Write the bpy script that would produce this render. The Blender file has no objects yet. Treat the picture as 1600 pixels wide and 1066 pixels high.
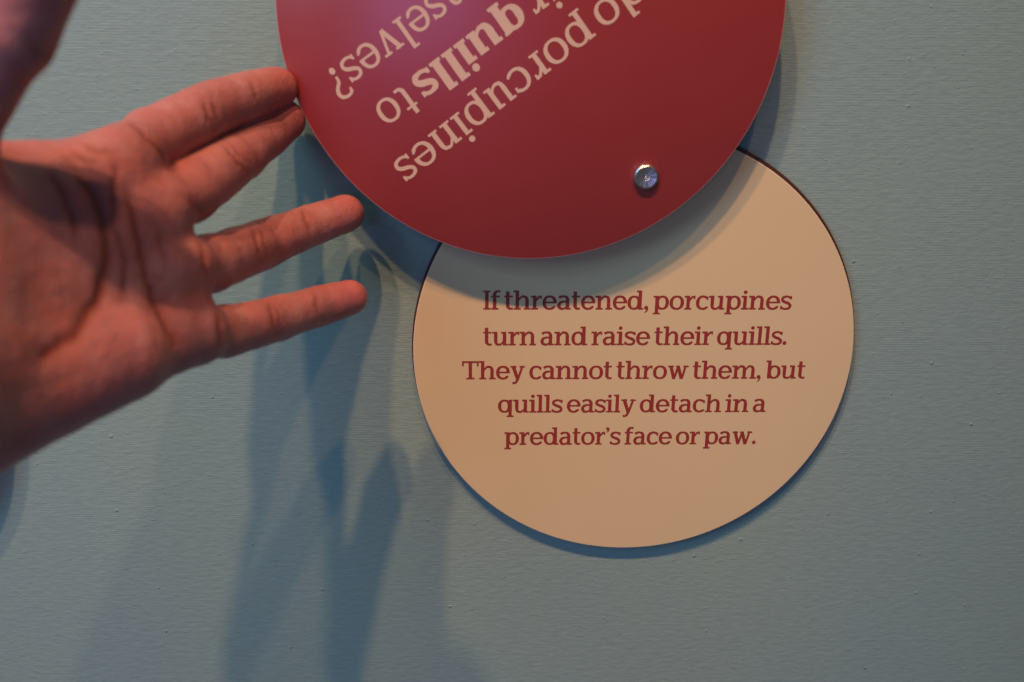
import bpy, bmesh, math, random
import numpy as np
from mathutils import Vector, Matrix
from mathutils.geometry import delaunay_2d_cdt
random.seed(4)
rng = np.random.default_rng(4)
R = math.radians
S = bpy.context.scene
C = S.collection
MM = 0.001

# ------------------------------------------------------------------ camera
# world: x right, y into the wall, z up; the cream sign's face is the plane y = 0
PITCH, YAW, ROLL, FPX, CAMD = R(18.911), R(1.666), R(0.494), 1600.0, 390.0
cp, sp, cy, sy, cr, sr = math.cos(PITCH), math.sin(PITCH), math.cos(YAW), math.sin(YAW), math.cos(ROLL), math.sin(ROLL)
FW = np.array([sy*cp, cy*cp, -sp]); r0 = np.array([cy, -sy, 0.]); u0 = np.cross(r0, FW)
RT = r0*cr + u0*sr; UP = u0*cr - r0*sr
def at(px, py, d):
    """point seen at pixel (px, py) of the 1600 px photo, d millimetres in front of the cream face (in mm)"""
    v = FW*FPX + RT*(px-800) - UP*(py-533)
    t = (CAMD - d)/v[1]
    return np.array([v[0]*t, -d, v[2]*t])
cam = bpy.data.cameras.new('camera'); camo = bpy.data.objects.new('camera', cam); C.objects.link(camo)
m = Matrix.Identity(4)
for i, a in enumerate((RT, UP, -FW)):
    for j in range(3): m[j][i] = a[j]
m[1][3] = -CAMD*MM
camo.matrix_world = m
cam.sensor_width = 36; cam.lens = 36; cam.clip_start = 0.01; cam.clip_end = 20
cam.dof.use_dof = True; cam.dof.focus_distance = 0.418; cam.dof.aperture_fstop = 8.0
S.camera = camo

# ------------------------------------------------------------------ light
S.view_settings.view_transform = 'Standard'; S.view_settings.look = 'None'
S.view_settings.exposure = 0.0; S.view_settings.gamma = 1.0
w = bpy.data.worlds.new('World'); S.world = w; w.use_nodes = True
bg = w.node_tree.nodes['Background']; bg.inputs[0].default_value = (0.84, 0.96, 1.0, 1); bg.inputs[1].default_value = 0.068

TARGET = Vector((-0.06, 0.0, -0.03))
def track_lamp(sx, sz, power, col, dist=2.2, size=0.036):
    d = Vector((-sx, -1.0, sz)).normalized()
    l = bpy.data.lights.new('ceiling_spot', 'SPOT'); l.energy = power; l.color = col
    l.shadow_soft_size = size; l.spot_size = R(25); l.spot_blend = 1.0
    o = bpy.data.objects.new('ceiling_spot', l); C.objects.link(o)
    o.location = TARGET + d*dist
    o.rotation_euler = (-d).to_track_quat('-Z', 'Y').to_euler()
    return o
WARM = (1.0, 0.53, 0.26)
track_lamp(-0.28, 1.70, 42, WARM)
track_lamp( 0.18, 1.72, 116, WARM)
track_lamp( 0.52, 1.75, 90, WARM)
# unseen cool area lamp behind and left, added as blue fill
a = bpy.data.lights.new('left_fill_light', 'AREA'); a.shape = 'RECTANGLE'; a.size = 0.4; a.size_y = 0.5
a.energy = 4.2; a.color = (0.40, 0.70, 1.0)
ao = bpy.data.objects.new('left_fill_light', a); C.objects.link(ao)
ao.location = (-0.68, -0.85, 0.42)
ao.rotation_euler = (Vector((0, 0, -0.1)) - ao.location).to_track_quat('-Z', 'Y').to_euler()

a2 = bpy.data.lights.new('rear_fill_light', 'AREA'); a2.shape = 'RECTANGLE'; a2.size = 0.75; a2.size_y = 0.7  # unseen rear area lamp, added for blue fill and purple sheen on red
a2.energy = 5.6; a2.color = (0.34, 0.36, 1.0)
ao2 = bpy.data.objects.new('rear_fill_light', a2); C.objects.link(ao2)
ao2.location = (-0.62, -2.2, 0.10)
ao2.rotation_euler = (Vector((0, 0, -0.05)) - ao2.location).to_track_quat('-Z', 'Y').to_euler()

# ------------------------------------------------------------------ materials
def mat(name):
    m = bpy.data.materials.new(name); m.use_nodes = True
    nt = m.node_tree; b = nt.nodes['Principled BSDF']
    return m, nt, b
def N(nt, typ, **kw):
    n = nt.nodes.new(typ)
    for k, v in kw.items():
        if k in n.inputs: n.inputs[k].default_value = v
        else: setattr(n, k, v)
    return n
def ramp(nt, src, stops):
    r = nt.nodes.new('ShaderNodeValToRGB'); nt.links.new(src, r.inputs[0])
    e = r.color_ramp.elements
    while len(e) < len(stops): e.new(0.5)
    for k, (p, c) in zip(e, stops): k.position = p; k.color = (*c, 1) if len(c) == 3 else c
    return r

def coords(nt, scale):
    tc = nt.nodes.new('ShaderNodeTexCoord'); mp = nt.nodes.new('ShaderNodeMapping'); mp.inputs['Scale'].default_value = scale
    nt.links.new(tc.outputs['Object'], mp.inputs[0]); return mp.outputs[0]
def math_n(nt, op, a, b):
    n = nt.nodes.new('ShaderNodeMath'); n.operation = op
    for i, v in enumerate((a, b)):
        if isinstance(v, (int, float)): n.inputs[i].default_value = v
        else: nt.links.new(v, n.inputs[i])
    return n.outputs[0]

def wall_mat():
    m, nt, b = mat('painted_fabric_wallcovering')
    L = nt.links.new
    # horizontal ribs: noise drawn out along x, plus a distorted wave
    n1 = N(nt, 'ShaderNodeTexNoise', Scale=1.0, Detail=4.0, Roughness=0.6, Distortion=0.25); L(coords(nt, (170, 1, 760)), n1.inputs[0])
    wv = N(nt, 'ShaderNodeTexWave', Scale=1.0, Distortion=1.6, Detail=2.0); wv.bands_direction = 'Z'
    wv.inputs['Detail Scale'].default_value = 0.6
    L(coords(nt, (90, 60, 300)), wv.inputs[0])
    n2 = N(nt, 'ShaderNodeTexNoise', Scale=1.0, Detail=4.0, Roughness=0.6); L(coords(nt, (230, 260, 520)), n2.inputs[0])
    n3 = N(nt, 'ShaderNodeTexNoise', Scale=1.0, Detail=2.0, Roughness=0.5); L(coords(nt, (28, 28, 40)), n3.inputs[0])
    # crumbs of dried paint
    vo = N(nt, 'ShaderNodeTexVoronoi', Scale=1.0, Randomness=1.0); L(coords(nt, (85, 85, 85)), vo.inputs[0])
    crumb = ramp(nt, vo.outputs['Distance'], [(0.0, (1, 1, 1)), (0.035, (0.9, 0.9, 0.9)), (0.075, (0, 0, 0))])
    sel = nt.nodes.new('ShaderNodeSeparateColor'); L(vo.outputs['Color'], sel.inputs[0])
    keep = math_n(nt, 'GREATER_THAN', sel.outputs[0], 0.32)
    cr_ = math_n(nt, 'MULTIPLY', crumb.outputs[0], keep)
    vo2 = N(nt, 'ShaderNodeTexVoronoi', Scale=1.0); L(coords(nt, (240, 240, 300)), vo2.inputs[0])
    fine = ramp(nt, vo2.outputs['Distance'], [(0.0, (1, 1, 1)), (0.16, (0, 0, 0))])
    sel2 = nt.nodes.new('ShaderNodeSeparateColor'); L(vo2.outputs['Color'], sel2.inputs[0])
    keep2 = math_n(nt, 'GREATER_THAN', sel2.outputs[1], 0.6)
    fi_ = math_n(nt, 'MULTIPLY', fine.outputs[0], keep2)
    rib = math_n(nt, 'MULTIPLY', n1.outputs[0], 0.5)
    amp = ramp(nt, n3.outputs[0], [(0.35, (0.25,)*3), (0.65, (1,)*3)])
    wave = math_n(nt, 'MULTIPLY', math_n(nt, 'MULTIPLY', wv.outputs['Fac'], amp.outputs[0]), 0.17)
    h = math_n(nt, 'ADD', rib, wave)
    h = math_n(nt, 'ADD', h, math_n(nt, 'MULTIPLY', n2.outputs[0], 1.6))
    h = math_n(nt, 'ADD', h, math_n(nt, 'MULTIPLY', n3.outputs[0], 0.8))
    h = math_n(nt, 'ADD', h, math_n(nt, 'MULTIPLY', cr_, 1.6))
    h = math_n(nt, 'ADD', h, math_n(nt, 'MULTIPLY', fi_, 0.95))
    bp = N(nt, 'ShaderNodeBump', Strength=1.0); bp.inputs['Distance'].default_value = 0.00016
    L(h, bp.inputs['Height']); L(bp.outputs[0], b.inputs['Normal'])
    # paint: brushed out unevenly, blue grey with greener passages
    n4 = N(nt, 'ShaderNodeTexNoise', Scale=1.0, Detail=5.0, Roughness=0.55); L(coords(nt, (7, 7, 4)), n4.inputs[0])
    cr2 = ramp(nt, n4.outputs[0], [(0.3, (0.24, 0.38, 0.405)), (0.5, (0.25, 0.385, 0.385)), (0.7, (0.262, 0.39, 0.36))])
    mx = nt.nodes.new('ShaderNodeMix'); mx.data_type = 'RGBA'; mx.blend_type = 'MULTIPLY'; mx.inputs[0].default_value = 1.0
    rib_tone = ramp(nt, n1.outputs[0], [(0.3, (0.90, 0.90, 0.90)), (0.6, (1.0, 1.0, 1.0))])  # slightly darker where the rib noise is low
    L(cr2.outputs[0], mx.inputs[6]); L(rib_tone.outputs[0], mx.inputs[7]); L(mx.outputs[2], b.inputs['Base Color'])
    b.inputs['Roughness'].default_value = 0.62; b.inputs['Specular IOR Level'].default_value = 0.35
    return m

def panel_mat(name, col, rough, tone=0.03, coat=0.0):
    m, nt, b = mat(name); L = nt.links.new
    n = N(nt, 'ShaderNodeTexNoise', Scale=1.0, Detail=4.0); L(coords(nt, (14, 14, 14)), n.inputs[0])
    lo = [c*(1-tone) for c in col]; hi = [c*(1+tone) for c in col]
    c = ramp(nt, n.outputs[0], [(0.35, lo), (0.65, hi)]); L(c.outputs[0], b.inputs['Base Color'])
    f = N(nt, 'ShaderNodeTexNoise', Scale=1.0, Detail=2.0); L(coords(nt, (1500, 1500, 1500)), f.inputs[0])
    bp = N(nt, 'ShaderNodeBump', Strength=0.35); bp.inputs['Distance'].default_value = 0.00004
    L(f.outputs[0], bp.inputs['Height']); L(bp.outputs[0], b.inputs['Normal'])
    s = N(nt, 'ShaderNodeTexNoise', Scale=1.0, Detail=5.0); L(coords(nt, (30, 30, 30)), s.inputs[0])
    rr = ramp(nt, s.outputs[0], [(0.3, (rough-0.03,)*3), (0.7, (rough+0.04,)*3)]); L(rr.outputs[0], b.inputs['Roughness'])
    return m

M_wall = wall_mat()
M_cream = panel_mat('cream_laminate', (0.71, 0.58, 0.345), 0.42, 0.015)
M_red = panel_mat('red_laminate', (0.30, 0.032, 0.034), 0.32, 0.03)
M_creamrim = panel_mat('cream_bevel_glint', (0.80, 0.66, 0.52), 0.3)  # paler than the face: the bevel's reflected light put into its colour
M_redrim = panel_mat('red_bevel_glint', (0.50, 0.26, 0.30), 0.3)  # pale pink carries the painted glint along the red bevel
M_red.node_tree.nodes['Principled BSDF'].inputs['Specular IOR Level'].default_value = 0.9
M_core = panel_mat('dark_panel_core', (0.055, 0.022, 0.022), 0.5, 0.15)
M_redprint = panel_mat('red_print', (0.30, 0.035, 0.030), 0.45)
M_creamprint = panel_mat('cream_print', (0.64, 0.46, 0.355), 0.42)

def metal_mat():
    m, nt, b = mat('brushed_steel'); L = nt.links.new
    b.inputs['Metallic'].default_value = 1.0; b.inputs['Base Color'].default_value = (0.58, 0.58, 0.58, 1)
    # turned face: fine concentric grooves
    tc = nt.nodes.new('ShaderNodeTexCoord'); ln = nt.nodes.new('ShaderNodeVectorMath'); ln.operation = 'LENGTH'
    mp = nt.nodes.new('ShaderNodeMapping'); mp.inputs['Scale'].default_value = (1, 0, 1)
    L(tc.outputs['Object'], mp.inputs[0]); L(mp.outputs[0], ln.inputs[0])
    sx_ = nt.nodes.new('ShaderNodeSeparateXYZ'); L(tc.outputs['Object'], sx_.inputs[0])
    an = math_n(nt, 'ARCTAN2', sx_.outputs[2], sx_.outputs[0])
    nz_ = N(nt, 'ShaderNodeTexNoise', Scale=2.2, Detail=3.0); nz_.noise_dimensions = '1D'; L(an, nz_.inputs['W'])
    s = math_n(nt, 'ADD', math_n(nt, 'MULTIPLY', math_n(nt, 'SINE', math_n(nt, 'MULTIPLY', ln.outputs['Value'], 14000.0), 0), 0.4), math_n(nt, 'MULTIPLY', nz_.outputs[0], 14.0))
    bp = N(nt, 'ShaderNodeBump', Strength=0.5); bp.inputs['Distance'].default_value = 0.00003
    L(s, bp.inputs['Height']); L(bp.outputs[0], b.inputs['Normal'])
    b.inputs['Roughness'].default_value = 0.33
    return m
M_metal = metal_mat()

def skin_mat():
    m, nt, b = mat('skin'); L = nt.links.new
    n = N(nt, 'ShaderNodeTexNoise', Scale=1.0, Detail=6.0, Roughness=0.6); L(coords(nt, (55, 55, 55)), n.inputs[0])
    c = ramp(nt, n.outputs[0], [(0.30, (0.34, 0.13, 0.14)), (0.5, (0.41, 0.175, 0.19)), (0.72, (0.49, 0.245, 0.255))])
    nb = N(nt, 'ShaderNodeTexNoise', Scale=1.0, Detail=3.0, Roughness=0.5); L(coords(nt, (150, 150, 150)), nb.inputs[0])
    rb = ramp(nt, nb.outputs[0], [(0.42, (0, 0, 0)), (0.68, (0.5, 0.5, 0.5))])
    mb = nt.nodes.new('ShaderNodeMix'); mb.data_type = 'RGBA'; mb.blend_type = 'MIX'
    L(rb.outputs[0], mb.inputs[0]); L(c.outputs[0], mb.inputs[6]); mb.inputs[7].default_value = (0.44, 0.135, 0.125, 1)
    c = mb
    att = nt.nodes.new('ShaderNodeAttribute'); att.attribute_name = 'blush'
    mx = nt.nodes.new('ShaderNodeMix'); mx.data_type = 'RGBA'; mx.blend_type = 'MIX'
    L(att.outputs['Fac'], mx.inputs[0]); L(c.outputs[2], mx.inputs[6]); mx.inputs[7].default_value = (0.47, 0.115, 0.13, 1)
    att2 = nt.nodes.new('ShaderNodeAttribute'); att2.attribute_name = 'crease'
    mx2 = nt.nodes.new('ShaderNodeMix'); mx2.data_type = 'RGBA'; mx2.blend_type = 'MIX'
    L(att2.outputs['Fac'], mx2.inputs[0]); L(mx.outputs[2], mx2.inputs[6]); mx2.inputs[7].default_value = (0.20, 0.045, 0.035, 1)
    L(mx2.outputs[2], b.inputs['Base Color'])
    b.inputs['Subsurface Weight'].default_value = 0.35
    b.inputs['Subsurface Radius'].default_value = (1.0, 0.32, 0.18)
    b.inputs['Subsurface Scale'].default_value = 0.003
    b.inputs['Roughness'].default_value = 0.47; b.inputs['Specular IOR Level'].default_value = 0.36
    v = N(nt, 'ShaderNodeTexVoronoi', Scale=1.0); v.feature = 'DISTANCE_TO_EDGE'; L(coords(nt, (900, 900, 900)), v.inputs[0])
    n2 = N(nt, 'ShaderNodeTexNoise', Scale=1.0, Detail=5.0, Roughness=0.65, Distortion=0.6); L(coords(nt, (190, 330, 330)), n2.inputs[0])
    n3 = N(nt, 'ShaderNodeTexNoise', Scale=1.0, Detail=2.0, Distortion=1.0); L(coords(nt, (1300, 350, 350)), n3.inputs[0])
    h = math_n(nt, 'ADD', math_n(nt, 'MULTIPLY', v.outputs[0], 0.25), n2.outputs[0])
    h = math_n(nt, 'ADD', h, math_n(nt, 'MULTIPLY', n3.outputs[0], 0.35))
    bp = N(nt, 'ShaderNodeBump', Strength=0.55); bp.inputs['Distance'].default_value = 0.0008
    L(h, bp.inputs['Height']); L(bp.outputs[0], b.inputs['Normal'])
    return m
M_skin = skin_mat()

# ------------------------------------------------------------------ helpers
def link(name, me, material, parent=None, loc=(0, 0, 0), smooth=True):
    o = bpy.data.objects.new(name, me); C.objects.link(o); o.location = loc
    if material: me.materials.append(material)
    if parent: o.parent = parent
    if smooth:
        for p in me.polygons: p.use_smooth = True
    return o
def thing(name, label, cat, loc):
    o = bpy.data.objects.new(name, None); C.objects.link(o); o.location = loc; o.empty_display_size = 0.02
    o['label'] = label; o['category'] = cat
    return o
def lathe_y(profile, seg=256, center_close=True):
    """profile of (radius, y) in mm turned about the y axis -> mesh in metres; first and last points on the axis are closed"""
    bm = bmesh.new(); rings = []
    for r, y in profile:
        if r < 1e-6: rings.append([bm.verts.new((0, y*MM, 0))])
        else: rings.append([bm.verts.new((r*MM*math.cos(2*math.pi*k/seg), y*MM, r*MM*math.sin(2*math.pi*k/seg))) for k in range(seg)])
    for A, B in zip(rings, rings[1:]):
        for k in range(seg):
            j = (k+1) % seg
            if len(A) == 1: bm.faces.new((A[0], B[k], B[j]))
            elif len(B) == 1: bm.faces.new((A[k], B[0], A[j]))
            else: bm.faces.new((A[k], B[k], B[j], A[j]))
    bmesh.ops.recalc_face_normals(bm, faces=bm.faces)
    me = bpy.data.meshes.new('m'); bm.to_mesh(me); bm.free()
    return me
def autosmooth(me, deg=25):
    try: me.set_sharp_from_angle(angle=R(deg))
    except Exception: pass

# ------------------------------------------------------------------ wall
WALL = 4.5      # the wall lies 4.5 mm behind the cream face
bm = bmesh.new()
nx, nz = 60, 50
vs = [[bm.verts.new((-1.2+2.4*i/nx, 0.00025*math.sin(i*1.7+j*0.6), -1.2+2.2*j/nz)) for i in range(nx+1)] for j in range(nz+1)]
for j in range(nz):
    for i in range(nx): bm.faces.new((vs[j][i], vs[j][i+1], vs[j+1][i+1], vs[j+1][i]))
me = bpy.data.meshes.new('wall'); bm.to_mesh(me); bm.free()
for v in me.vertices: v.co.y = 0
wall = link('wall', me, M_wall, loc=(0, WALL*MM, 0)); wall['kind'] = 'structure'

# ------------------------------------------------------------------ lettering: a slab serif drawn stroke by stroke
# unit = x-height; baseline y = 0; every glyph is a list of quads, merged by a constrained triangulation
ASC, DSC = 1.37, -0.34
class Glyph:
    def __init__(g, st, thin, sf): g.q = []; g.S = st; g.T = thin; g.F = sf; g.w = 1
    def rect(g, x0, y0, x1, y1): g.q.append([(x0, y0), (x1, y0), (x1, y1), (x0, y1)])
    def path(g, pts, n=8, closed=False):
        P = np.array([p[:2] for p in pts], float); Wd = np.array([p[2] for p in pts], float)
        m_ = len(P); out = []; ow = []
        rngk = range(m_) if closed else range(m_-1)
        for i in rngk:
            if closed: idx = [(i-1) % m_, i, (i+1) % m_, (i+2) % m_]
            else: idx = [max(i-1, 0), i, i+1, min(i+2, m_-1)]
            a, b, c, d = P[idx]; wa, wb = Wd[idx[1]], Wd[idx[2]]
            for k in range(n):
                t = k/n
                out.append(0.5*((2*b)+(-a+c)*t+(2*a-5*b+4*c-d)*t*t+(-a+3*b-3*c+d)*t**3)); ow.append(wb*t*t*(3-2*t)+wa*(1-t*t*(3-2*t)))
        if not closed: out.append(P[-1]); ow.append(Wd[-1])
        g.poly(out, ow, closed)
    def poly(g, out, ow, closed=False):
        out = np.array(out); n = len(out)
        if closed: tan = np.roll(out, -1, 0)-np.roll(out, 1, 0)
        else:
            tan = np.empty_like(out); tan[1:-1] = out[2:]-out[:-2]; tan[0] = out[1]-out[0]; tan[-1] = out[-1]-out[-2]
        tan /= np.linalg.norm(tan, axis=1)[:, None]+1e-9
        nr = np.stack([-tan[:, 1], tan[:, 0]], 1)*(np.array(ow)/2)[:, None]
        A, B = out+nr, out-nr
        for i in range(n if closed else n-1):
            j = (i+1) % n; g.q.append([tuple(B[i]), tuple(B[j]), tuple(A[j]), tuple(A[i])])
    def line(g, a, b, w0, w1=None): g.poly([a, b], [w0, w1 if w1 else w0])
    def ring(g, cx, cy_, rx, ry, ws, wt, n=40, a0=0, a1=360):
        pts = []; ww = []
        full = (a1-a0) >= 360
        for k in range(n if full else n+1):
            t = R(a0+(a1-a0)*k/n); c, s = math.cos(t), math.sin(t)
            # slightly squared bowl
            q = 1.0/((abs(c)**2.25+abs(s)**2.25)**(1/2.25))
            pts.append((cx+rx*c*q, cy_+ry*s*q)); ww.append(ws*c*c+wt*s*s)
        g.poly(pts, ww, full)
    def disc(g, cx, cy_, r, n=16): g.q.append([(cx+r*math.cos(2*math.pi*k/n), cy_+r*math.sin(2*math.pi*k/n)) for k in range(n)])
    def blob(g, x, y, r): g.disc(x, y, r)

def glyph(ch, S_=0.225, T_=0.135, F_=0.115):
    g = Glyph(S_, T_, F_); s, t, f = S_, T_, F_; e = 0.13          # e: serif overhang
    hx = s/2
    if s > 0.3: e = 0.10
    def stem(x, y0, y1, footl=True, footr=True, flag=True, head=False):
        g.rect(x, y0, x+s, y1)
        if footl or footr: g.rect(x-(e if footl else 0), y0, x+s+(e if footr else 0), y0+f)
        if flag: g.rect(x-e-0.02, y1-f*1.1, x+s*0.5, y1)
        if head: g.rect(x-e, y1-f, x+s+e, y1)
    def arch(x0, x1, foot=True):      # from a stem whose right side is x0 to a right stem starting at x1
        xc = x1+hx
        g.path([(x0-s*0.35, 0.62, t*0.8), (x0+(x1-x0)*0.25, 0.86, t*0.95), (x0+(x1-x0)*0.62, 0.945, t*1.1), (xc-s*0.22, 0.86, s*0.82), (xc, 0.66, s), (xc, 0.5, s)])
        g.rect(x1, 0, x1+s, 0.52)
        if foot: g.rect(x1-e*0.75, 0, x1+s+e, f)
    cw = 0.50+max(0, s-0.225)*0.55                     # bowl half width
    if ch == 'I': stem(e, 0, ASC-0.01, flag=False, head=True); g.w = s+2*e
    elif ch == 'T':
        W = 1.2; x = W/2-hx; g.rect(x, 0, x+s, 1.36); g.rect(x-e-0.05, 0, x+s+e+0.05, f)
        g.rect(0, 1.36-f*1.1, W, 1.36); g.rect(0, 0.98, f*1.05, 1.36); g.rect(W-f*1.05, 0.98, W, 1.36); g.w = W
    elif ch == 'f':
        x = e; g.rect(x, 0, x+s, 1.05); g.rect(0, 0, x+s+e+0.02, f); g.rect(x-e, 1-f, x+s+0.24, 1.0)
        g.path([(x+hx, 0.95, s), (x+hx, 1.1, s), (x+hx+0.08, 1.26, s*0.85), (x+hx+0.25, 1.31, t), (x+hx+0.40, 1.28, t*1.1)]); g.w = 0.62
    elif ch == 't':
        x = 0.12; g.rect(x, 0.28, x+s, 1.30); g.rect(0, 1-f, x+s+0.22, 1.0)
        g.path([(x+hx, 0.34, s), (x+hx+0.01, 0.22, s), (x+hx+0.10, 0.095, s*0.75), (x+hx+0.24, 0.065, t), (x+hx+0.36, 0.085, t)]); g.w = 0.62
    elif ch == 'h': stem(e, 0, ASC); arch(e+s, e+s+0.43); g.w = e+s+0.43+s+e
    elif ch == 'n': stem(e, 0, 1.0); arch(e+s, e+s+0.41); g.w = e+s+0.41+s+e
    elif ch == 'm': stem(e, 0, 1.0); arch(e+s, e+s+0.38); arch(e+2*s+0.38, e+2*s+0.76); g.w = e+3*s+0.76+e
    elif ch == 'r':
        stem(e, 0, 1.0); x = e+s
        g.path([(x-s*0.3, 0.60, t*0.8), (x+0.07, 0.80, t), (x+0.19, 0.915, t*1.1), (x+0.36, 0.925, t*1.15)]); g.rect(x+0.27, 0.76, x+0.37, 0.985); g.w = x+0.38
    elif ch == 'i': stem(e, 0, 1.0); g.disc(e+hx-0.01, 1.25, 0.135 if s < 0.3 else 0.17); g.w = s+2*e
    elif ch == 'l': stem(e, 0, ASC); g.w = s+2*e
    elif ch == 'u':
        x0 = 0.11; x1 = x0+s+0.38
        g.rect(x0-e, 1-f*1.1, x0+s*0.5, 1); g.rect(x0, 0.42, x0+s, 1.0)
        g.path([(x0+hx, 0.5, s), (x0+hx, 0.34, s), (x0+hx+s*0.2, 0.13, s*0.8), (x0+s+0.13, 0.06, t*1.05), (x1-0.05, 0.16, t*0.9), (x1+s*0.4, 0.38, t*0.7)])
        g.rect(x1, 0, x1+s, 1.0); g.rect(x1-e, 1-f*1.1, x1+s*0.5, 1); g.rect(x1+s*0.5, 0, x1+s+e, f); g.w = x1+s+e
    elif ch == 'o': g.ring(cw, 0.5, cw-hx, 0.515-t/2, s, t); g.w = 2*cw
    elif ch == 'e':
        g.ring(cw-0.01, 0.5, cw-hx-0.01, 0.515-t/2, s, t*1.05, a0=0, a1=318)
        g.path([(cw+(cw-hx)*0.70, 0.17, t*0.95), (cw+(cw-hx)*0.93, 0.26, t*0.8)]); 
        g.rect(s*0.6, 0.455, 2*cw-0.02-s*0.15, 0.455+t*0.85); g.rect(2*cw-0.02-s, 0.455, 2*cw-0.02, 0.56); g.w = 2*cw-0.03
    elif ch == 'c':
        g.ring(cw-0.01, 0.5, cw-hx-0.02, 0.515-t/2, s, t*1.05, a0=48, a1=312); rx = cw-hx
        g.rect(cw+rx*0.60, 0.70, cw+rx*0.60+t*0.9, 0.93); g.path([(cw+rx*0.60, 0.12, t), (cw+rx*0.88, 0.22, t*0.85)]); g.w = 2*cw-0.13
    elif ch in 'dqpb':
        if ch in 'dq':
            bx = cw-0.02; xs = 2*bx-s*0.9; g.ring(bx-0.02, 0.5, bx-hx-0.02, 0.51-t/2, s, t)
            if ch == 'd': g.rect(xs, 0, xs+s, ASC); g.rect(xs-e, ASC-f*1.1, xs+s/2, ASC); g.rect(xs+s/2, 0, xs+s+e, f); g.w = xs+s+e
            else: g.rect(xs, DSC, xs+s, 0.98); g.rect(xs-e, DSC, xs+s+e, DSC+f); g.rect(xs+s*0.4, 1-f*0.9, xs+s+0.05, 1.0); g.w = xs+s+0.09
        else:
            xs = e; bx = e+cw-0.03; g.ring(bx+0.02, 0.5, cw-hx-0.04, 0.51-t/2, s, t)
            if ch == 'p': g.rect(xs, DSC, xs+s, 1); g.rect(xs-e, DSC, xs+s+e, DSC+f); g.rect(xs-e, 1-f*1.1, xs+s/2, 1)
            else: g.rect(xs, 0.02, xs+s, ASC); g.rect(xs-e, ASC-f*1.1, xs+s/2, ASC)
            g.w = bx+0.02+cw-0.04
    elif ch == 'a':
        x1 = 0.60; xc = x1+hx
        g.path([(0.12, 0.84, t*1.3), (0.26, 0.925, t*1.15), (0.45, 0.95, t), (0.64, 0.895, s*0.8), (xc, 0.72, s), (xc, 0.56, s)])
        g.rect(x1, 0.0, x1+s, 0.6); g.rect(x1+s*0.4, 0, x1+s+e, f)
        g.path([(xc, 0.56, t*0.8), (0.46, 0.575, t*0.95), (0.22, 0.50, s*0.8), (0.125, 0.31, s*0.95), (0.19, 0.125, s*0.85), (0.38, 0.06, t*1.05), (0.55, 0.11, t*0.9), (x1+s*0.4, 0.24, t*0.7)]); g.w = x1+s+e
    elif ch == 's':
        k = 0.78+max(0, s-0.225)*0.9; s = min(s, 0.33)
        g.path([(k*0.90, 0.80, t), (k*0.72, 0.915, t), (k*0.47, 0.945, t*1.05), (k*0.20, 0.86, s*0.78), (k*0.155, 0.69, s*0.8), (k*0.36, 0.56, s*0.82),
                (k*0.68, 0.46, s*0.86), (k*0.87, 0.31, s*0.82), (k*0.80, 0.13, s*0.78), (k*0.52, 0.055, t*1.05), (k*0.26, 0.08, t), (k*0.07, 0.19, t)])
        g.rect(k*0.83, 0.74, k*0.83+t*0.85, 0.975); g.rect(0.0, 0.03, t*0.85, 0.27); g.w = k
    elif ch in 'vyw':
        W = 1.06 if ch != 'w' else 1.52
        d = s*1.03
        if ch == 'w':
            g.line((0.21, 1), (0.49, 0), d*0.95); g.line((0.76, 0.98), (0.50, 0), t*1.1); g.line((0.74, 0.98), (1.04, 0), d*0.95); g.line((1.31, 1), (1.05, 0), t*1.1)
            g.rect(0.02, 1-f, 0.44, 1); g.rect(1.14, 1-f, 1.52, 1); g.rect(0.60, 1-f, 0.86, 1)
            g.rect(0.42, 0, 0.56, 0.08); g.rect(0.98, 0, 1.12, 0.08)
        else:
            g.line((0.20, 1), (0.54, 0.0), d); g.rect(0, 1-f, 0.44, 1); g.rect(0.66, 1-f, W, 1)
            if ch == 'v': g.line((0.86, 1), (0.55, 0.0), t*1.1); g.rect(0.46, 0, 0.62, 0.08)
            else:
                g.line((0.88, 1), (0.56, 0.02), t*1.15); g.path([(0.57, 0.06, t*1.2), (0.47, -0.14, t*1.2), (0.36, -0.26, t*1.15), (0.16, -0.285, t*1.2)])
        g.w = W
    elif ch == '.': g.disc(0.15, 0.135, 0.145); g.w = 0.32
    elif ch == ',': g.disc(0.16, 0.135, 0.145); g.path([(0.245, 0.13, 0.12), (0.235, -0.02, 0.12), (0.15, -0.15, 0.09), (0.06, -0.21, 0.06)]); g.w = 0.34
    elif ch == '\u2019': g.disc(0.14, 1.24, 0.13); g.path([(0.215, 1.24, 0.11), (0.2, 1.10, 0.10), (0.12, 1.0, 0.08), (0.05, 0.95, 0.05)]); g.w = 0.30
    elif ch == '?':
        g.disc(0.30, 0.135, 0.145)
        g.path([(0.07, 1.16, t*1.1), (0.16, 1.27, t), (0.38, 1.305, t*1.1), (0.62, 1.21, s*0.85), (0.67, 1.0, s*0.95), (0.54, 0.80, s*0.8), (0.36, 0.66, t*1.2), (0.31, 0.50, t*1.1), (0.31, 0.40, t*1.1)])
        g.rect(0.02, 1.06, 0.02+t*0.9, 1.27); g.w = 0.76
    elif ch == ' ': g.w = 0.27
    else: raise ValueError(ch)
    return g

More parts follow.
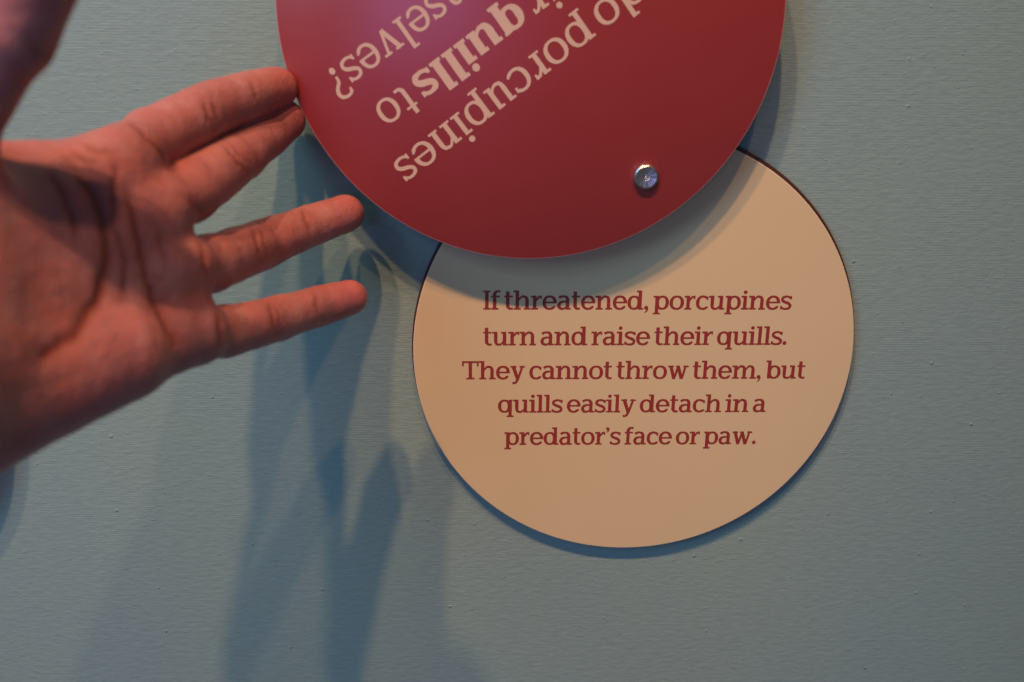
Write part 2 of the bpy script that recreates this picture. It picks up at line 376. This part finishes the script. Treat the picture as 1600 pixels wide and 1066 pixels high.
def poly_area(q): return sum(q[i][0]*q[(i+1) % len(q)][1]-q[(i+1) % len(q)][0]*q[i][1] for i in range(len(q)))
def merge(quads):
    vs, fs = [], []
    for q in quads:
        if len(q) == 4:      # two triangles, so a pinched quad on a tight bend cannot turn inside out
            tris = [[q[0], q[1], q[2]], [q[0], q[2], q[3]]]
        else: tris = [q]
        for t in tris:
            a_ = poly_area(t)
            if abs(a_) < 1e-7: continue
            if a_ < 0: t = t[::-1]
            fs.append(list(range(len(vs), len(vs)+len(t)))); vs += [Vector(p) for p in t]
    r = delaunay_2d_cdt(vs, [], fs, 0, 1e-5)
    V_ = np.array([v[:] for v in r[0]]); keep = []
    T_ = np.array([[vs[i][:] for i in f] for f in fs if len(f) == 3]) if any(len(f) == 3 for f in fs) else np.zeros((0, 3, 2))
    D_ = [[vs[i][:] for i in f] for f in fs if len(f) > 3]
    for f in r[2]:
        c = V_[list(f)].mean(0); ok = False
        if len(T_):
            k_ = [((T_[:, (i+1) % 3, 0]-T_[:, i, 0])*(c[1]-T_[:, i, 1])-(T_[:, (i+1) % 3, 1]-T_[:, i, 1])*(c[0]-T_[:, i, 0])) >= -1e-9 for i in range(3)]
            ok = bool((k_[0] & k_[1] & k_[2]).any())
        for q in D_:
            if ok: break
            ok = all((q[(i+1) % len(q)][0]-q[i][0])*(c[1]-q[i][1])-(q[(i+1) % len(q)][1]-q[i][1])*(c[0]-q[i][0]) >= -1e-9 for i in range(len(q)))
        if ok: keep.append(f)
    return r[0], keep
_gc = {}
def glyph_mesh(ch, wt):
    k = (ch, wt)
    if k not in _gc:
        g = glyph(ch, *wt); _gc[k] = (merge(g.q) if g.q else ([], []), g.w)
    return _gc[k]
LIGHT = (0.245, 0.15, 0.125); REG = (0.20, 0.12, 0.10); BOLD = (0.36, 0.165, 0.15)
GAP = 0.035
def layout(runs, gap=GAP):
    """runs of (string, weight) -> list of (char, weight, x) and the total width (unit = x-height)"""
    x = 0; out = []
    for s_, wt in runs:
        for ch in s_:
            wd = glyph_mesh(ch, wt)[1]
            out.append((ch, wt, x, wd)); x += wd + (gap if ch != ' ' else 0)
    return out, x
def text_mesh(runs, xh, x_scale, ox, oy, ang, gap=GAP):
    """flat lettering in the xz plane of a sign; ox, oy (mm) is the baseline start, ang the reading direction"""
    bm = bmesh.new(); out, tot = layout(runs, gap)
    ca, sa = math.cos(ang), math.sin(ang)
    for ch, wt, x, wd in out:
        (vv, ff), _ = glyph_mesh(ch, wt)
        if not vv: continue
        bv = []
        for v in vv:
            X = (x+v[0])*xh*x_scale; Y = v[1]*xh
            bv.append(bm.verts.new(((ox+X*ca-Y*sa)*MM, 0, (oy+X*sa+Y*ca)*MM)))
        for f_ in ff:
            try: bm.faces.new([bv[i] for i in f_])
            except ValueError: pass
    for f_ in bm.faces:
        f_.normal_update()
        if f_.normal.y > 0: f_.normal_flip()
    me = bpy.data.meshes.new('lettering'); bm.to_mesh(me); bm.free()
    return me

# ------------------------------------------------------------------ the two round signs
RD = 89.5
CX, CZ = 61.0, -139.2            # cream sign centre (mm)
cream = thing('round_sign', 'round cream sign with red lettering about porcupine quills, on the wall under the red sign', 'sign', (CX*MM, 0, CZ*MM))
me = lathe_y([(0, 0), (RD-0.35, 0), (RD-0.1, 0.12), (RD, 0.4), (RD, 1.6), (0, 1.6)]); autosmooth(me)
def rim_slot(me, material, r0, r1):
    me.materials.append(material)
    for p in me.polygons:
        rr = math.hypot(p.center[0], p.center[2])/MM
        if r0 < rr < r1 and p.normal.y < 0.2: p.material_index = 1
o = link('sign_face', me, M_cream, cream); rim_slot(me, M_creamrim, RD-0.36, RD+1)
me = lathe_y([(0, 1.62), (RD+0.25, 1.62), (RD+0.55, 1.9), (RD+0.55, WALL-0.02), (0, WALL-0.02)]); autosmooth(me)
o = link('backing_board', me, M_core, cream, loc=(0, 0, 1.0*MM))

XH = 5.82
lines = [('If threatened, porcupines', (755, 484), (1236, 484)),
         ('turn and raise their quills.', (755, 540), (1229, 539)),
         ('They cannot throw them, but', (722, 593), (1257, 591.7)),
         ('quills easily detach in a', (778, 645), (1196, 644)),
         ('predator\u2019s face or paw.', (788, 695.5), (1181, 694))]
for s_, a_, b_ in lines:
    A, B = at(*a_, 0), at(*b_, 0)
    out, tot = layout([(s_, LIGHT)])
    tot -= GAP
    L_ = math.hypot(B[0]-A[0], B[2]-A[2])
    me = text_mesh([(s_, LIGHT)], XH, L_/(tot*XH), A[0]-CX, A[2]-CZ, math.atan2(B[2]-A[2], B[0]-A[0]))
    link('text_line', me, M_redprint, cream, loc=(0, -0.04*MM, 0), smooth=False)
    print('line', s_, 'xscale', round(L_/(tot*XH), 3))

DR = 13.0                          # the red face stands 13 mm in front of the cream one
RX, RZ = 17.1, -6.8
red = thing('round_sign', 'round dark red sign with cream upside-down lettering, swung aside on its steel pivot', 'sign', (RX*MM, -DR*MM, RZ*MM))
me = lathe_y([(0, 0), (RD-0.3, 0), (RD-0.08, 0.10), (RD, 0.35), (RD, 0.7), (0, 0.7)]); autosmooth(me)
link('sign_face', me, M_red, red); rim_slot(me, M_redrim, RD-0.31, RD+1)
me = lathe_y([(0, 0.72), (RD-0.05, 0.72), (RD-0.05, 2.8), (RD-0.5, 3.1), (0, 3.1)]); autosmooth(me)
link('backing_board', me, M_core, red)

# a third round sign further left; the hand covers the part of it that would be in the picture
hid = thing('round_sign', 'round dark red sign at the far left edge, covered by the wrist', 'sign', (-0.2861, -DR*MM, -0.1456))
me = lathe_y([(0, 0), (RD-0.3, 0), (RD-0.08, 0.10), (RD, 0.35), (RD, 0.7), (0, 0.7)], seg=128); autosmooth(me)
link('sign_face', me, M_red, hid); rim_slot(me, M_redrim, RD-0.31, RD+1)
me = lathe_y([(0, 0.72), (RD-0.05, 0.72), (RD-0.05, 2.8), (RD-0.5, 3.1), (0, 3.1)], seg=128); autosmooth(me)
link('backing_board', me, M_core, hid)

def fit_line(runs, ia, pa, ib, pb, xh, wt=None):
    """place a line so that the middles of glyphs ia and ib fall on two pixels"""
    out, tot = layout(runs, 0.11)
    A, B = at(*pa, DR), at(*pb, DR)
    ax = out[ia][2]+out[ia][3]/2; bx = out[ib][2]+out[ib][3]/2
    d = np.array([B[0]-A[0], B[2]-A[2]]); Ln = np.linalg.norm(d); ang = math.atan2(d[1], d[0])
    sc = Ln/((bx-ax)*xh)
    ca, sa = math.cos(ang), math.sin(ang)
    ox = A[0]-ax*xh*sc*ca + 0.5*xh*sa; oz = A[2]-ax*xh*sc*sa - 0.5*xh*ca
    print('red line', runs[0][0], 'scale', round(sc, 3), 'angle', round(math.degrees(ang), 2))
    me = text_mesh(runs, xh, sc, ox-RX, oz-RZ, ang, 0.11)
    return link('text_line', me, M_creamprint, red, loc=(0, -0.04*MM, 0), smooth=False)
XR = 8.6
fit_line([('do porcupines', REG)], 3, (904, 52), 12, (634, 262), XR)
fit_line([('their ', REG), ('quills', BOLD), (' to', REG)], 6, (797, 29), 14, (607, 172), XR)
fit_line([('themselves?', REG)], 5, (653, 29), 9, (549, 107), XR)

# ------------------------------------------------------------------ pivot bolt
pv = at(1010, 277, DR+2.5)
bolt = thing('pivot_bolt', 'small round polished steel bolt near the lower right edge of the red sign', 'bolt', (pv[0]*MM, -DR*MM, pv[2]*MM))
hr = 4.45
me = lathe_y([(0, -1.2), (0.95, -1.25), (1.1, -2.15), (1.3, -2.25), (2.6, -2.36), (3.55, -2.5), (3.85, -2.55), (4.4, -2.15), (hr, -2.0), (hr, -0.25), (hr-0.15, -0.01)], seg=96); autosmooth(me, 20)
link('bolt_head', me, M_metal, bolt)
me = lathe_y([(0, -1.95), (0.4, -1.85), (0.55, -1.3), (0, -1.1)], seg=24); link('center_pin', me, M_metal, bolt)
# knurled rim
bm = bmesh.new()
for k in range(40):
    t = 2*math.pi*k/40; c_, s_ = math.cos(t), math.sin(t)
    tx, tz = -s_*0.17, c_*0.17
    base = [(hr*c_+q*tx, hr*s_+q*tz) for q in (-1, 1)]; top = ((hr+0.22)*c_, (hr+0.22)*s_)
    vv = [bm.verts.new((x*MM, y*MM, z*MM)) for y in (-1.7, -0.35) for x, z in (base[0], top, base[1])]
    bm.faces.new((vv[0], vv[1], vv[4], vv[3])); bm.faces.new((vv[1], vv[2], vv[5], vv[4])); bm.faces.new((vv[0], vv[2], vv[1])); bm.faces.new((vv[3], vv[4], vv[5])); bm.faces.new((vv[0], vv[3], vv[5], vv[2]))
bmesh.ops.recalc_face_normals(bm, faces=bm.faces)
me = bpy.data.meshes.new('rim'); bm.to_mesh(me); bm.free(); link('knurled_rim', me, M_metal, bolt, smooth=False)
# ------------------------------------------------------------------ the hand (implicit surface -> one mesh)
f32 = np.float32
def smin(a, b, k):
    h = np.maximum(k-np.abs(a-b), 0)/k
    return np.minimum(a, b)-h*h*h*k/6.0
def cone(P, a, b, ra, rb):
    """rounded cone from a (radius ra) to b (radius rb)"""
    a = np.asarray(a, f32); b = np.asarray(b, f32); ba = b-a; L2 = float(ba@ba)
    pa = P-a; t = np.clip((pa@ba)/L2, 0, 1)
    d = pa-t[..., None]*ba
    return np.sqrt((d*d).sum(-1))-(ra+(rb-ra)*t)
def ball(P, c, r, axes=None, sq=(1, 1, 1)):
    d = P-np.asarray(c, f32)
    if axes is not None: d = d@axes.T/np.asarray(sq, f32)
    return (np.sqrt((d*d).sum(-1))-r)*min(sq)

# joints: (px, py, depth in front of the cream face, radius in mm)
FING = {
 'index':  [(170, 270, 99, 9.8), (238, 220, 73, 9.6), (328, 171, 46, 8.7), (396, 149, 27, 8.0), (431, 138, 14, 7.2)],
 'middle': [(215, 345, 101, 9.8), (296, 298, 76, 9.4), (375, 243, 42, 8.3), (419, 210, 22, 7.5), (446, 187, 11, 6.8)],
 'ring':   [(240, 430, 104, 10.0), (330, 412, 78, 9.0), (408, 383, 45, 8.2), (484, 353, 26, 7.4), (540, 333, 13, 6.7)],
 'pinky':  [(258, 525, 112, 9.6), (347, 519, 90, 8.0), (432, 499, 70, 7.1), (500, 478, 53, 6.6), (547, 465, 44, 6.0)],
}
J = {k: [(at(x, y, d), r) for x, y, d, r in v] for k, v in FING.items()}
def ln(k): 
    p = [q[0] for q in J[k]]; return [round(float(np.linalg.norm(p[i+1]-p[i])), 1) for i in range(4)]
for k in J: print(k, ln(k))
wr_r, wr_u = at(-120, 468, 156), at(-95, 655, 160)            # wrist, thumb side and little-finger side
fa = at(-420, 760, 215)                                        # forearm, out of the picture
palm_n = np.cross(J['pinky'][0][0]-J['index'][0][0], (wr_r+wr_u)/2-J['middle'][0][0]); palm_n /= np.linalg.norm(palm_n)
if palm_n[1] > 0: palm_n = -palm_n
print('palm normal', palm_n.round(2), 'palm len', np.linalg.norm((wr_r+wr_u)/2-J['middle'][0][0]).round(1), 'breadth', np.linalg.norm(J['pinky'][0][0]-J['index'][0][0]).round(1))
TH = [(at(-100, 400, 142), 15.5), (at(-93, 206, 145), 12.0), (at(4, 46, 149), 10.9), (at(68, -62, 150), 9.4)]
print('thumb', [round(float(np.linalg.norm(TH[i+1][0]-TH[i][0])), 1) for i in range(3)])
def sdf(P):
    P = P.astype(f32)
    n = palm_n.astype(f32)
    F = None
    for k, j in J.items():
        f = None
        for i in range(4):
            (a_, ra), (b_, rb) = j[i], j[i+1]
            c = cone(P, a_, b_, ra, rb*(0.96 if i < 3 else 1))
            if i > 0:                                   # fleshy pad on the palm side of each segment
                mid = a_*0.5+b_*0.5 if i < 3 else a_*0.35+b_*0.65
                ax = (b_-a_); ln_ = np.linalg.norm(ax); ax = ax/ln_
                nn = n-ax*(n@ax); nn /= np.linalg.norm(nn)
                hw = max(ln_*0.26, 2.0)
                c = smin(c, cone(P, mid-ax*hw+nn*0.9, mid+ax*hw+nn*0.9, (ra+rb)/2*0.93, (ra+rb)/2*0.93), 2.5)
            f = c if f is None else smin(f, c, 3.0)
        F = f if F is None else smin(F, f, 0.8)
    # palm
    I0, M0, R0, K0 = (J[k][0][0] for k in ('index', 'middle', 'ring', 'pinky'))
    p = cone(P, I0, wr_r, 12.0, 15.0)
    p = smin(p, cone(P, M0, wr_r*0.65+wr_u*0.35, 12.0, 15.0), 9)
    p = smin(p, cone(P, R0, wr_r*0.3+wr_u*0.7, 11.5, 15.0), 9)
    p = smin(p, cone(P, K0, wr_u, 11.0, 15.5), 9)
    # heel of the hand on the little-finger side
    p = smin(p, cone(P, K0*0.72+wr_u*0.28+n*4, wr_u+n*2, 13.0, 17.0), 8)
    # pads under the finger roots
    for k, q in (('index', 0.35), ('middle', 0.35), ('ring', 0.4), ('pinky', 0.4)):
        a_, b_ = J[k][0][0], J[k][1][0]
        p = smin(p, ball(P, a_*(1-q)+b_*q+n*3.2, 9.0), 6)
    p = smin(p, cone(P, J['index'][0][0]*0.5+J['index'][1][0]*0.5, J['pinky'][0][0]*0.5+J['pinky'][1][0]*0.5, 8.5, 8.0), 7)
    d = smin(p, F, 4.5)
    # ball of the thumb and the thumb
    th = cone(P, TH[0][0]+n*3.5, TH[1][0]-np.array([0, 0, 2.]), 19.0, TH[1][1])
    th = smin(th, ball(P, at(30, 312, 120), 12.0), 10)
    th = smin(th, cone(P, wr_r+n*4, TH[0][0]+n*5, 15, 18), 8)
    th = smin(th, cone(P, TH[1][0], TH[2][0], TH[1][1]*0.92, TH[2][1]*0.95), 4)
    th = smin(th, cone(P, TH[2][0], TH[3][0], TH[2][1]*1.04, TH[3][1]), 3)
    d = smin(d, th, 9)
    # web of skin between thumb and first finger
    web_a = at(-12, 264, 122); web_b = at(150, 256, 93)
    d = smin(d, cone(P, web_a, web_b, 7.0, 7.0), 6)
    # forearm
    d = smin(d, cone(P, (wr_r+wr_u)/2, fa, 22, 30), 14)
    return d

def surface(lo, hi, h):
    ax = [np.arange(lo[i], hi[i]+h, h, dtype=f32) for i in range(3)]
    shp = tuple(len(a) for a in ax)
    V = np.empty(shp, f32)
    YY, ZZ = np.meshgrid(ax[1], ax[2], indexing='ij')
    # coarse test first, so the fine field is only evaluated near the surface
    st = 6
    cx_, cy_, cz_ = (np.append(a[::st], a[-1]+h) for a in ax)
    G = np.stack(np.meshgrid(cx_, cy_, cz_, indexing='ij'), -1); cd = sdf(G)
    V[:] = np.repeat(np.repeat(np.repeat(cd, st, 0), st, 1), st, 2)[:shp[0], :shp[1], :shp[2]]
    near = np.repeat(np.repeat(np.repeat(np.abs(cd) < h*st*2.2, st, 0), st, 1), st, 2)[:shp[0], :shp[1], :shp[2]]
    idx = np.argwhere(near)
    for s0 in range(0, len(idx), 400000):
        q = idx[s0:s0+400000]
        V[q[:, 0], q[:, 1], q[:, 2]] = sdf(np.stack([ax[0][q[:, 0]], ax[1][q[:, 1]], ax[2][q[:, 2]]], -1))
    V[0] = V[-1] = 5; V[:, 0] = V[:, -1] = 5; V[:, :, 0] = V[:, :, -1] = 5
    ins = V < 0
    c = ins[:-1, :-1, :-1].astype(np.int8)
    cnt = sum(ins[i:shp[0]-1+i, j:shp[1]-1+j, k:shp[2]-1+k].astype(np.int8) for i in (0, 1) for j in (0, 1) for k in (0, 1))
    act = (cnt > 0) & (cnt < 8)
    cid = -np.ones(act.shape, np.int64); cells = np.argwhere(act); cid[act] = np.arange(len(cells))
    acc = np.zeros((len(cells), 3)); num = np.zeros(len(cells))
    corners = [(i, j, k) for i in (0, 1) for j in (0, 1) for k in (0, 1)]
    for ci in corners:
        for a in range(3):
            if ci[a]: continue
            cj = list(ci); cj[a] = 1
            va = V[cells[:, 0]+ci[0], cells[:, 1]+ci[1], cells[:, 2]+ci[2]]; vb = V[cells[:, 0]+cj[0], cells[:, 1]+cj[1], cells[:, 2]+cj[2]]
            x = (va < 0) != (vb < 0); t = va[x]/(va[x]-vb[x])
            pt = np.tile(np.array(ci, float), (x.sum(), 1)); pt[:, a] += t
            acc[x] += pt; num[x] += 1
    verts = (cells+acc/num[:, None])*h+np.array([a[0] for a in ax])
    quads = []
    for a in range(3):
        b_, c_ = (a+1) % 3, (a+2) % 3
        sl0 = [slice(1, -1)]*3; sl1 = [slice(1, -1)]*3; sl0[a] = slice(0, -1); sl1[a] = slice(1, None)
        A_, B_ = ins[tuple(sl0)], ins[tuple(sl1)]
        e = np.argwhere(A_ != B_); flip = A_[tuple(e.T)]
        off = np.ones(3, int); off[a] = 0; g = e+off
        def cc(db, dc):
            q = g.copy(); q[:, b_] -= db; q[:, c_] -= dc; return cid[q[:, 0], q[:, 1], q[:, 2]]
        Q = np.stack([cc(1, 1), cc(0, 1), cc(0, 0), cc(1, 0)], 1)
        Q[~flip] = Q[~flip][:, ::-1]; quads.append(Q)
    Q = np.concatenate(quads); Q = Q[(Q >= 0).all(1)]
    return verts, Q

def grad(P, e=0.25):
    g = np.stack([sdf(P+np.eye(3)[i]*e)-sdf(P-np.eye(3)[i]*e) for i in range(3)], -1)
    return g/(np.linalg.norm(g, axis=1)[:, None]+1e-9)

allp = [p for k in J for p, r in J[k]]+[p for p, r in TH]+[wr_r, wr_u]
lo = np.min(allp, 0)-22; hi = np.max(allp, 0)+12; lo[0] = max(lo[0]-25, -185); lo[2] -= 14
verts, quads = surface(lo, hi, 0.8)
for _ in range(2):
    d = sdf(verts); verts = verts-grad(verts)*np.clip(d, -0.5, 0.5)[:, None]
nrm = grad(verts)

def project(P):
    v = P-np.array([0, -CAMD, 0]); z = v@FW
    return 800+FPX*(v@RT)/z, 533-FPX*(v@UP)/z, z
PX, PY, PZ = project(verts)
facing = ((verts-np.array([0, -CAMD, 0]))*nrm).sum(1) < 0
vis_idx = np.argwhere(facing)[:, 0]
def on_skin(px, py):
    """nearest-to-camera skin point at a pixel"""
    m_ = vis_idx[(np.abs(PX[vis_idx]-px) < 5) & (np.abs(PY[vis_idx]-py) < 5)]
    if len(m_) == 0: return None
    return verts[m_[np.argmin(PZ[m_])]]
# palm and finger creases: (pixel polyline, depth mm, half width mm)
CREASE = [
 ([(207, 187), (228, 205), (252, 232), (272, 262)], 0.9, 1.0),
 ([(322, 150), (327, 172), (336, 205)], 0.7, 0.8), ([(333, 147), (341, 170), (347, 196)], 0.5, 0.7),
 ([(392, 118), (400, 138), (408, 165)], 0.55, 0.7),
 ([(285, 300), (303, 318), (324, 338)], 0.5, 0.9),
 ([(352, 222), (372, 245), (392, 272)], 0.7, 0.8), ([(362, 218), (382, 240), (398, 262)], 0.45, 0.7), ([(424, 190), (436, 210)], 0.45, 0.7),
 ([(320, 380), (322, 410), (336, 440)], 0.8, 1.0), ([(398, 352), (406, 380), (414, 410)], 0.7, 0.8), ([(408, 350), (416, 376), (423, 404)], 0.45, 0.7),
 ([(474, 322), (483, 345), (490, 372)], 0.55, 0.7),
 ([(345, 482), (348, 515), (350, 550)], 0.9, 1.0), ([(424, 466), (430, 495), (436, 530)], 0.65, 0.8), ([(433, 465), (440, 493), (445, 524)], 0.4, 0.7),
 ([(494, 450), (500, 476), (505, 502)], 0.5, 0.7),
 # heart line, head line, life line, small ones
 ([(205, 300), (215, 345), (226, 400), (240, 455), (262, 505), (285, 550)], 0.9, 1.2),
 ([(118, 262), (150, 300), (168, 350), (172, 400), (160, 460), (120, 520), (60, 560)], 1.4, 1.7),
 ([(190, 250), (180, 300), (182, 350), (200, 410), (196, 470)], 0.7, 1.1),
 ([(75, 262), (100, 300), (118, 340), (128, 380)], 0.8, 1.2),
 ([(250, 350), (262, 400), (275, 430)], 0.35, 0.8), ([(225, 480), (262, 470), (300, 480)], 0.35, 0.8),
 ([(110, 228), (135, 245), (165, 255)], 0.7, 1.0), ([(130, 218), (155, 232), (190, 238)], 0.6, 0.9), ([(95, 232), (120, 256), (140, 275)], 0.6, 1.0),
 ([(245, 520), (250, 560)], 0.3, 0.8), ([(200, 440), (240, 430), (275, 440)], 0.3, 0.8), ([(40, 60), (60, 85), (80, 90)], 0.5, 0.9), ([(20, 95), (40, 110)], 0.4, 0.9),
]
def seg_dist(P, pts):
    best = np.full(len(P), 1e9)
    for a_, b_ in zip(pts, pts[1:]):
        ba = b_-a_; t = np.clip((P-a_)@ba/(ba@ba+1e-9), 0, 1); best = np.minimum(best, np.linalg.norm(P-a_-t[:, None]*ba, axis=1))
    return best
crease = np.zeros(len(verts))
disp = np.zeros(len(verts))
for pl, dep, hw in CREASE:
    dense = []
    for (x0, y0), (x1, y1) in zip(pl, pl[1:]):
        for t in np.linspace(0, 1, 7)[:-1]: dense.append((x0+(x1-x0)*t+rng.normal(0, .6), y0+(y1-y0)*t+rng.normal(0, .6)))
    dense.append(pl[-1])
    pts = [p for p in (on_skin(*q) for q in dense) if p is not None]
    if len(pts) < 2: continue
    pts = np.array(pts)
    bb = (verts > pts.min(0)-6).all(1) & (verts < pts.max(0)+6).all(1)
    ii = np.argwhere(bb)[:, 0]
    dd = seg_dist(verts[ii], pts)
    # fade along the ends
    dend = np.minimum(np.linalg.norm(verts[ii]-pts[0], axis=1), np.linalg.norm(verts[ii]-pts[-1], axis=1))
    fade = np.clip(dend/4, 0.25, 1)
    prof = np.exp(-(dd/hw)**2)
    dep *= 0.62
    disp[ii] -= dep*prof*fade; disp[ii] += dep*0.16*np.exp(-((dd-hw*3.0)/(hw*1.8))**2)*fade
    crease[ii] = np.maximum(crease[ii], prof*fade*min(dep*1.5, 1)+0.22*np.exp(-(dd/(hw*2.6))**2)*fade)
# soft unevenness of flesh
def lump(P, sc, seed):
    r_ = np.random.default_rng(seed); out = np.zeros(len(P))
    for _ in range(10):
        k_ = r_.normal(size=3)/sc; out += np.sin(P@k_*2*math.pi*0.5+r_.uniform(0, 6.28))
    return out/3.2
disp += 0.20*lump(verts, 18, 1)+0.05*lump(verts, 6, 2)
verts = verts+nrm*disp[:, None]
blush = np.zeros(len(verts))
for k in J:
    tip = J[k][-1][0]; blush = np.maximum(blush, np.exp(-(np.linalg.norm(verts-tip, axis=1)/11)**2)*0.8)
for p_, r_, a_ in ((at(30, 300, 110), 22, 0.35), (at(260, 540, 80), 20, 0.35), (at(250, 300, 75), 18, 0.35), (at(60, 620, 120), 30, 0.4)):
    blush = np.maximum(blush, np.exp(-(np.linalg.norm(verts-p_, axis=1)/r_)**2)*a_)

org = at(100, 450, 110)
me = bpy.data.meshes.new('hand')
me.from_pydata(((verts-org)*MM).tolist(), [], quads.tolist()); me.update()
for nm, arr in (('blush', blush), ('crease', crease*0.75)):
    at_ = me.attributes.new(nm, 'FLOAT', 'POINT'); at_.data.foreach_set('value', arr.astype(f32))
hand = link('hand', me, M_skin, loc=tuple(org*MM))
hand['label'] = 'open left hand, palm toward the viewer, two fingertips pushing the red sign'
hand['category'] = 'hand'
print('hand faces', len(quads))
